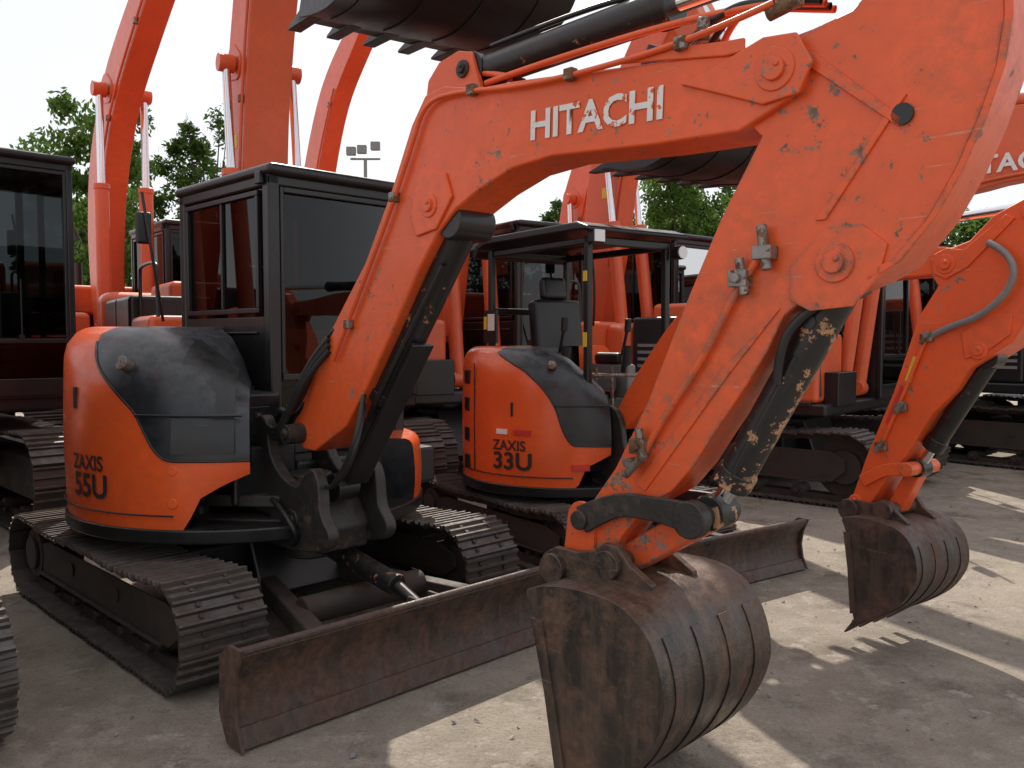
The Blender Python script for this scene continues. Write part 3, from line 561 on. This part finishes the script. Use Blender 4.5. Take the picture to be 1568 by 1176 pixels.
# ================================================================== BACKGROUND EXCAVATORS
def big(loc,head,s,boom,arm,bk,cyls=True,om=ORFAR,name='excavator',bw=.26,by=-.12,teeth=5,k=None):
    e=empty(name,(loc[0],loc[1],0),head)
    for sg,t in((-1,'_r'),(1,'_l')): track(e,1.45*s,.38*s,sg*.98*s,.5*s,.17*s,t)
    carbody(e,1.45*s,.42*s,.75*s,.95*s)
    S=lambda v:[x*s for x in v]
    def bx(n,m,*bs,bev=.03):
        g=G()
        for b in bs: g.box(*S(b))
        return g.mk(n,m,e,bev*s)
    bx('upper_deck',BLACK,(-1.4,1.3,-1.2,1.2,.9,1.03))
    out=[(-1.05,-1.22),(-1.05,1.22),(-1.35,1.22),(-1.6,1.05),(-1.78,.7),(-1.85,.3),(-1.85,-.3),(-1.78,-.7),(-1.6,-1.05),(-1.35,-1.22)]
    Mx=Matrix(((s,0,0,0),(0,0,s,0),(0,s,0,0),(0,0,0,1)))
    g=G();g.prism(out,1.0*s,2.05*s,Mx);g.mk('counterweight',om,e,.12*s,seg=4)
    bx('engine_cover',om,(-1.05,-.1,-.75,1.1,1.75,2.12),bev=.06)
    bx('side_doors',BLACK,(-1.04,-.38,-1.19,-.45,1.03,1.95),(-.36,.35,-1.19,-.45,1.03,1.95),(-1.04,.0,.4,1.19,1.03,1.85),bev=.04)
    bx('fuel_tank',om,(.37,1.2,-1.18,-.5,1.03,1.75),bev=.05)
    bx('tank_step',BLACK,(.4,1.15,-1.24,-1.18,1.0,1.05),(1.2,1.35,-1.0,-.5,1.0,1.35),bev=.01)
    g=G()
    for i in range(6): g.box(*S((-.95,-.45,-1.2,-1.17,1.2+.08*i,1.235+.08*i)))
    g.mk('grille',GREYP,e)
    g=G();g.cyl((-.6*s,-.2*s,2.1*s),(-.6*s,-.2*s,2.42*s),.05*s);g.mk('exhaust',BLACK,e)
    tube('hand_rail',[(.4*s,-1.1*s,1.75*s),(.4*s,-1.1*s,2.15*s),(.45*s,-1.1*s,2.2*s),(1.1*s,-1.1*s,2.2*s),(1.15*s,-1.1*s,2.1*s),(1.2*s,-1.1*s,1.1*s)],.016,BLACK,e)
    cab(e,.05*s,1.35*s,.25*s,1.18*s,1.02*s,2.78*s,zs=1.75*s,gs=GLASS)
    tube('mirror_stay',[(1.35*s,-1.1*s,1.7*s),(1.5*s,-1.2*s,2.2*s),(1.42*s,-1.25*s,2.7*s)],.012,BLACK,e)
    bx('mirror',BLACK,(1.38,1.42,-1.3,-1.18,2.3,2.55),bev=.02)
    bp=[(a*s,b*s,c*s) for a,b,c in boom];y0=(by-bw/2)*s;y1=(by+bw/2)*s
    prism('boom',ribbon(bp,6),y0,y1,om,e,.012)
    pins(e,[(bp[0][0],bp[0][1],.09*s),(bp[-1][0],bp[-1][1],.08*s)],y0-.02,y1+.02,om,'boom_pins')
    k=k or len(bp)//2
    if cyls:
        for yy in(y0-.1*s,y1+.1*s): hyd(e,'boom_cylinder',(1.15*s,yy,1.15*s),(bp[k][0],yy,bp[k][1]),.66,.075*s,om)
        cyl('boom_cylinder_pin',(bp[k][0],y0-.16*s,bp[k][1]),(bp[k][0],y1+.16*s,bp[k][1]),.05*s,om,e)
        prism('boom_boss',hull2((bp[k][0],bp[k][1]),.13*s,(bp[k][0]-.12*s,bp[k][1]+.05*s),.16*s),y0-.015,y1+.015,om,e)
    for yy in(y0+.05*s,y1-.05*s):
        c=ribbon([(a,b,c+.03) for a,b,c in bp],5);h=c[:len(c)//2]
        tube('boom_pipe',[(x,yy,z) for x,z in h[::3]],.016,om,e)
    c=ribbon([(a,b,c*.8) for a,b,c in bp],5);h=c[len(c)//2:]
    tube('boom_side_hose',[(x,y0-.02,z) for x,z in h[4:-4:3]],.014,om,e)
    g=G()
    for x,z in h[5:-5:6]: g.box(x-.03,x+.03,y0-.04,y0,z-.03,z+.03)
    g.mk('hose_clamps',STEEL,e)
    sx,sz=bp[1][0]*.5+bp[2][0]*.5,bp[1][1]*.5+bp[2][1]*.5
    g=G();g.box(sx-.05,sx+.05,y0-.004,y0+.002,sz-.02,sz+.1);g.mk('boom_sticker',YEL,e)
    if arm:
        ap=[(a*s,b*s,c*s) for a,b,c in arm];prism('dipper_arm',ribbon(ap,5),y0+.02,y1-.02,om,e,.012)
        pins(e,[(ap[0][0],ap[0][1],.06*s),(ap[-1][0],ap[-1][1],.06*s)],y0,y1,om,'arm_pins')
        a=bp[len(bp)//2];hyd(e,'arm_cylinder',(a[0],(y0+y1)/2,a[1]+a[2]+.12*s),(ap[0][0],(y0+y1)/2,ap[0][1]),.55,.07*s,om)
        if bk:
            bucket(e,(ap[-1][0],ap[-1][1]),bk[0],bk[1],(by-bk[2]/2),(by+bk[2]/2),BBLK,teeth)
            m=ap[1];rot=Matrix.Rotation(-rad(bk[0]),4,'Y');q=Vector((ap[-1][0],0,ap[-1][1]))+rot@Vector((.25*bk[1],0,.06*bk[1]))
            hyd(e,'bucket_cylinder',(m[0]+m[2],by*s,m[1]),(q.x,by*s,q.z),.6,.06*s,BLACK)
    return e
UP=[(.45,1.55,.16),(.75,2.6,.27),(1.0,3.7,.30),(1.7,4.9,.24),(2.7,5.6,.16)]
# raised boom, left centre, high bucket curled over the foreground machine
big((-2.63,8.57),-56.5,1.0,[(.45,1.55,.17),(.62,2.6,.28),(.8,4.0,.31),(1.5,5.5,.26),(2.9,6.6,.17)],[(2.6,6.9,.12),(3.05,6.5,.22),(3.7,5.4,.16),(4.26,4.4,.1)],(-48,1.5,1.3),bw=.40,teeth=6)
# curved boom further left
big((-5.2,11.0),-50,1.06,[(.45,1.6,.16),(.4,2.6,.28),(.58,3.4,.32),(1.15,4.15,.28),(2.1,4.75,.22),(3.3,5.4,.16)],None,None)
# machine at left edge
big((-5.5,7.1),-45,1.08,[(.45,1.6,.16),(.6,2.6,.28),(.8,4.0,.32),(1.6,5.2,.24),(2.9,5.9,.16)],[(2.6,6.2,.14),(3.2,5.7,.2),(4.0,4.7,.14),(4.6,4.0,.1)],None)
big((-.9,9.9),-56.5,1.0,[(.45,1.6,.16),(.6,2.8,.27),(.85,3.9,.30),(1.6,5.0,.24),(2.8,5.7,.16)],[(2.6,6.0,.12),(3.0,5.5,.2),(3.8,4.5,.15),(4.4,3.6,.1)],(-48,1.25,1.2),teeth=6)
big((.85,10.9),-50,1.0,[(.45,1.6,.16),(.6,2.7,.27),(.8,3.8,.30),(1.5,5.1,.24),(2.6,5.9,.16)],[(2.4,6.2,.12),(2.9,5.7,.2),(3.7,5.0,.15),(4.2,4.4,.1)],None)
big((4.6,11.8),-55,.95,[(.45,1.6,.16),(.6,2.7,.27),(.8,3.7,.30),(1.5,4.9,.24),(2.5,5.6,.16)],[(2.4,5.9,.12),(2.8,5.3,.2),(3.4,4.8,.15),(3.9,4.3,.1)],None)
J=big((2.75,9.45),-42,.92,[(.4,1.6,.15),(.75,2.4,.27),(1.4,3.2,.36),(2.4,3.55,.38),(3.7,3.5,.26),(4.6,3.4,.14)],[(4.4,3.75,.12),(4.65,3.2,.2),(4.75,2.2,.14),(4.7,1.4,.09)],(-10,.9,.9),k=2)
textmesh('boom_lettering','HITACHI',.22,WHITE,J,lambda x,y:(2.0+x,-.255,3.05+y),1.05,.006)
big((7.2,10.5),-50,1.0,UP,[(2.5,5.8,.12),(2.9,5.3,.2),(3.4,4.8,.15),(3.7,4.3,.1)],None)
big((-3.35,13.5),-55,1.0,UP,None,None)
big((.6,14.2),-55,1.0,UP,None,None)
big((4.2,14.6),-55,1.0,UP,None,None)
K=big((-3.37,3.37),-45,.72,[(.45,1.55,.16),(.75,2.6,.27),(1.0,3.7,.30),(1.7,4.9,.24),(2.7,5.6,.16)],None,None)
# ================================================================== TREES
def leafmat():
    m,t,b=nt('foliage');L=t.links;tc=N(t,'ShaderNodeTexCoord').outputs['Object']
    c=mix(t,ramp(t,noise(t,tc,.5,3),.35,.65),(.045,.10,.02),(.13,.22,.05))
    c=mix(t,ramp(t,noise(t,tc,4,2),.4,.7),c,(.09,.13,.035))
    df=N(t,'ShaderNodeBsdfDiffuse');tl=N(t,'ShaderNodeBsdfTranslucent');ms=N(t,'ShaderNodeMixShader');ms.inputs[0].default_value=.5
    L.new(c,df.inputs[0]);L.new(c,tl.inputs[0]);L.new(df.outputs[0],ms.inputs[1]);L.new(tl.outputs[0],ms.inputs[2]);L.new(ms.outputs[0],t.nodes['Material Output'].inputs[0]);t.nodes.remove(b);return m
LEAF=leafmat();BARK=worn('bark',(.08,.06,.045),.3,dust_amt=.2,rough=.9)
def crown_mesh(seed,H,W,nl=13000):
    random.seed(seed);vs=[];fs=[];cl=[]
    for i in range(60):
        a=random.uniform(0,6.28);h=random.uniform(.32,1.0);rr=W*math.sqrt(random.random())*(1-.6*max(0,h-.6)/.4)*(.6+.55*random.random())
        cl.append((Vector((math.cos(a)*rr,math.sin(a)*rr,H*h*.95)),random.uniform(.3,.85)*W*.27))
    for i in range(nl):
        c,r=random.choice(cl);d=Vector((random.gauss(0,1),random.gauss(0,1),random.gauss(0,.7)));d=d.normalized()*r*random.random()**.45*random.uniform(.8,1.3)
        q=c+d;s=random.uniform(.05,.12);u=Vector((random.gauss(0,1),random.gauss(0,1),random.gauss(0,1))).normalized();v=u.orthogonal().normalized()
        k=len(vs);vs+=[q+u*s*1.3,q+v*s*.6,q-u*s*1.3,q-v*s*.6];fs.append((k,k+1,k+2,k+3))
    me=bpy.data.meshes.new('crown');me.from_pydata([tuple(v) for v in vs],[],fs);me.materials.append(LEAF)
    g=G();g.cyl((0,0,0),(.1,.05,H*.45),.22,.13,n=10)
    for i in range(16):
        c,r=cl[i*2];b=Vector((.1,.05,H*random.uniform(.25,.45)));m=b.lerp(c,.5)+Vector((0,0,-.2));g.cyl(b,m,.08,.05,n=6).cyl(m,c,.05,.015,n=6)
    return me,g
trees=[(-15.8,33,10.8,3.4,0),(-13.2,37,11.4,3.4,1),(-19.5,40,9,3.8,1),(-9.3,33,7.5,2.6,0),(5.9,31,8.1,2.6,0),(8.0,34,8.2,3.0,1),(2.6,38,8.2,2.8,1),(11.8,38,7.5,3.2,0),(17,33,7,3.2,1),(-1.5,42,7,3.2,0)]
protos=[crown_mesh(11,8,3.1),crown_mesh(23,8,3.1)]
for i,(x,y,H,W,k) in enumerate(trees):
    e=empty('broadleaf_tree',(x,y,0),i*67);me,g=protos[k]
    o=bpy.data.objects.new('crown',me);col.objects.link(o);o.parent=e;t=g.mk('trunk',BARK,e)
    e.scale=(W/3.1,W/3.1,H/8)
fl=empty('floodlight_mast',(-4.35,25.5,0),0)
cyl('mast',(0,0,0),(0,0,6.9),.09,GREYP,fl,.05)
g=G();g.cyl((-.45,0,6.9),(.45,0,6.9),.035)
for x,z in((-.42,7.0),(-.1,7.05),(.3,7.15)): g.box(x-.14,x+.14,-.08,.08,z,z+.26)
g.mk('floodlights',GREYP,fl,.03)
sh=empty('warehouse',(0,60,0))
g=G();g.prism([(-40,0),(40,0),(40,4.2),(-40,4.2)],0,12);g.mk('walls',worn('cladding',(.3,.3,.3),.1,rough=.7),sh)
g=G();g.add([(-41,-.6,4.2),(41,-.6,4.2),(41,6,5.4),(-41,6,5.4),(-41,12.6,4.2),(41,12.6,4.2)],[(0,1,2,3),(3,2,5,4)]);g.mk('roof',GREYP,sh)
# ================================================================== GROUND
m,t,b=nt('concrete_yard');L=t.links;tc=N(t,'ShaderNodeTexCoord').outputs['Object']
c=mix(t,ramp(t,noise(t,tc,.45,4),.35,.65),(.225,.185,.142),(.33,.275,.215))
c=mix(t,ramp(t,noise(t,tc,3.2,6,.7),.38,.7),c,(.40,.34,.275))
c=mix(t,ramp(t,noise(t,tc,1.3,7,.75),.52,.66),c,(.135,.107,.083))
c=mix(t,ramp(t,noise(t,tc,7,4,.7),.56,.66),c,(.41,.36,.30))
c=mix(t,ramp(t,noise(t,tc,60,4,.8),.5,.8),c,(.13,.11,.09))
c=mix(t,ramp(t,noise(t,tc,110,2,.8),.6,.72),c,(.52,.47,.41))
L.new(c,b.inputs['Base Color']);b.inputs['Roughness'].default_value=.85
bn=N(t,'ShaderNodeBump');bn.inputs['Strength'].default_value=.8;bn.inputs['Distance'].default_value=.03;L.new(noise(t,tc,24,6,.78),bn.inputs['Height']);L.new(bn.outputs[0],b.inputs['Normal'])
mk('ground',[(-300,-100,0),(300,-100,0),(300,500,0),(-300,500,0)],[(0,1,2,3)],m,smooth=False)
random.seed(5);g=G()
for i in range(2600):
    x=random.uniform(-4,5);y=random.uniform(1.5,9);r=random.choice((.004,.005,.006,.008,.012,.016));v=[Vector((random.uniform(-1,1),random.uniform(-1,1),random.uniform(0,.9)))*r+Vector((x,y,.001)) for _ in range(5)]
    g.add(v,[(0,1,2),(0,2,3),(0,3,4),(1,2,4),(2,3,4),(0,1,4)])
g.mk('gravel',GREYP,None,smooth=False)
# ================================================================== LIGHT, SKY, CAMERA
az=-.10;el=rad(46)        # direction towards the sun
sd=Vector((math.sin(az)*math.cos(el),math.cos(az)*math.cos(el),math.sin(el)))
sl=bpy.data.lights.new('sun','SUN');sl.energy=5;sl.angle=rad(.5);sl.color=(1,.93,.82)
so=bpy.data.objects.new('sun',sl);col.objects.link(so);so.rotation_euler=(-sd).to_track_quat('-Z','Y').to_euler()
w=bpy.data.worlds.new('World');bpy.context.scene.world=w;w.use_nodes=True;t=w.node_tree
sk=t.nodes.new('ShaderNodeTexSky');sk.sky_type='NISHITA';sk.sun_disc=False;sk.sun_elevation=el;sk.sun_rotation=az;sk.dust_density=1.5;sk.air_density=1.0
tc=t.nodes.new('ShaderNodeTexCoord').outputs['Generated']
mp=t.nodes.new('ShaderNodeMapping');mp.inputs['Scale'].default_value=(1,1,2.5);t.links.new(tc,mp.inputs[0])
cl=ramp(t,noise(t,mp.outputs[0],2.2,5,.6),.3,.62,(.6,.6,.6,1),(.9,.9,.9,1))   # thin bright cloud veil
bgc=mix(t,cl,sk.outputs[0],(6.8,6.85,7.0))
bg=t.nodes['Background'];t.links.new(bgc,bg.inputs[0]);bg.inputs[1].default_value=.15
cm=bpy.data.cameras.new('camera');cm.sensor_width=36;cm.lens=29.85;cm.clip_end=2000;cm.clip_start=.05
co=bpy.data.objects.new('camera',cm);col.objects.link(co);co.location=(0,0,1.55);co.rotation_euler=(math.pi/2-math.atan(68/1300),0,0)
sc=bpy.context.scene;sc.camera=co;sc.view_settings.view_transform='Standard';sc.view_settings.look='None';sc.view_settings.exposure=0
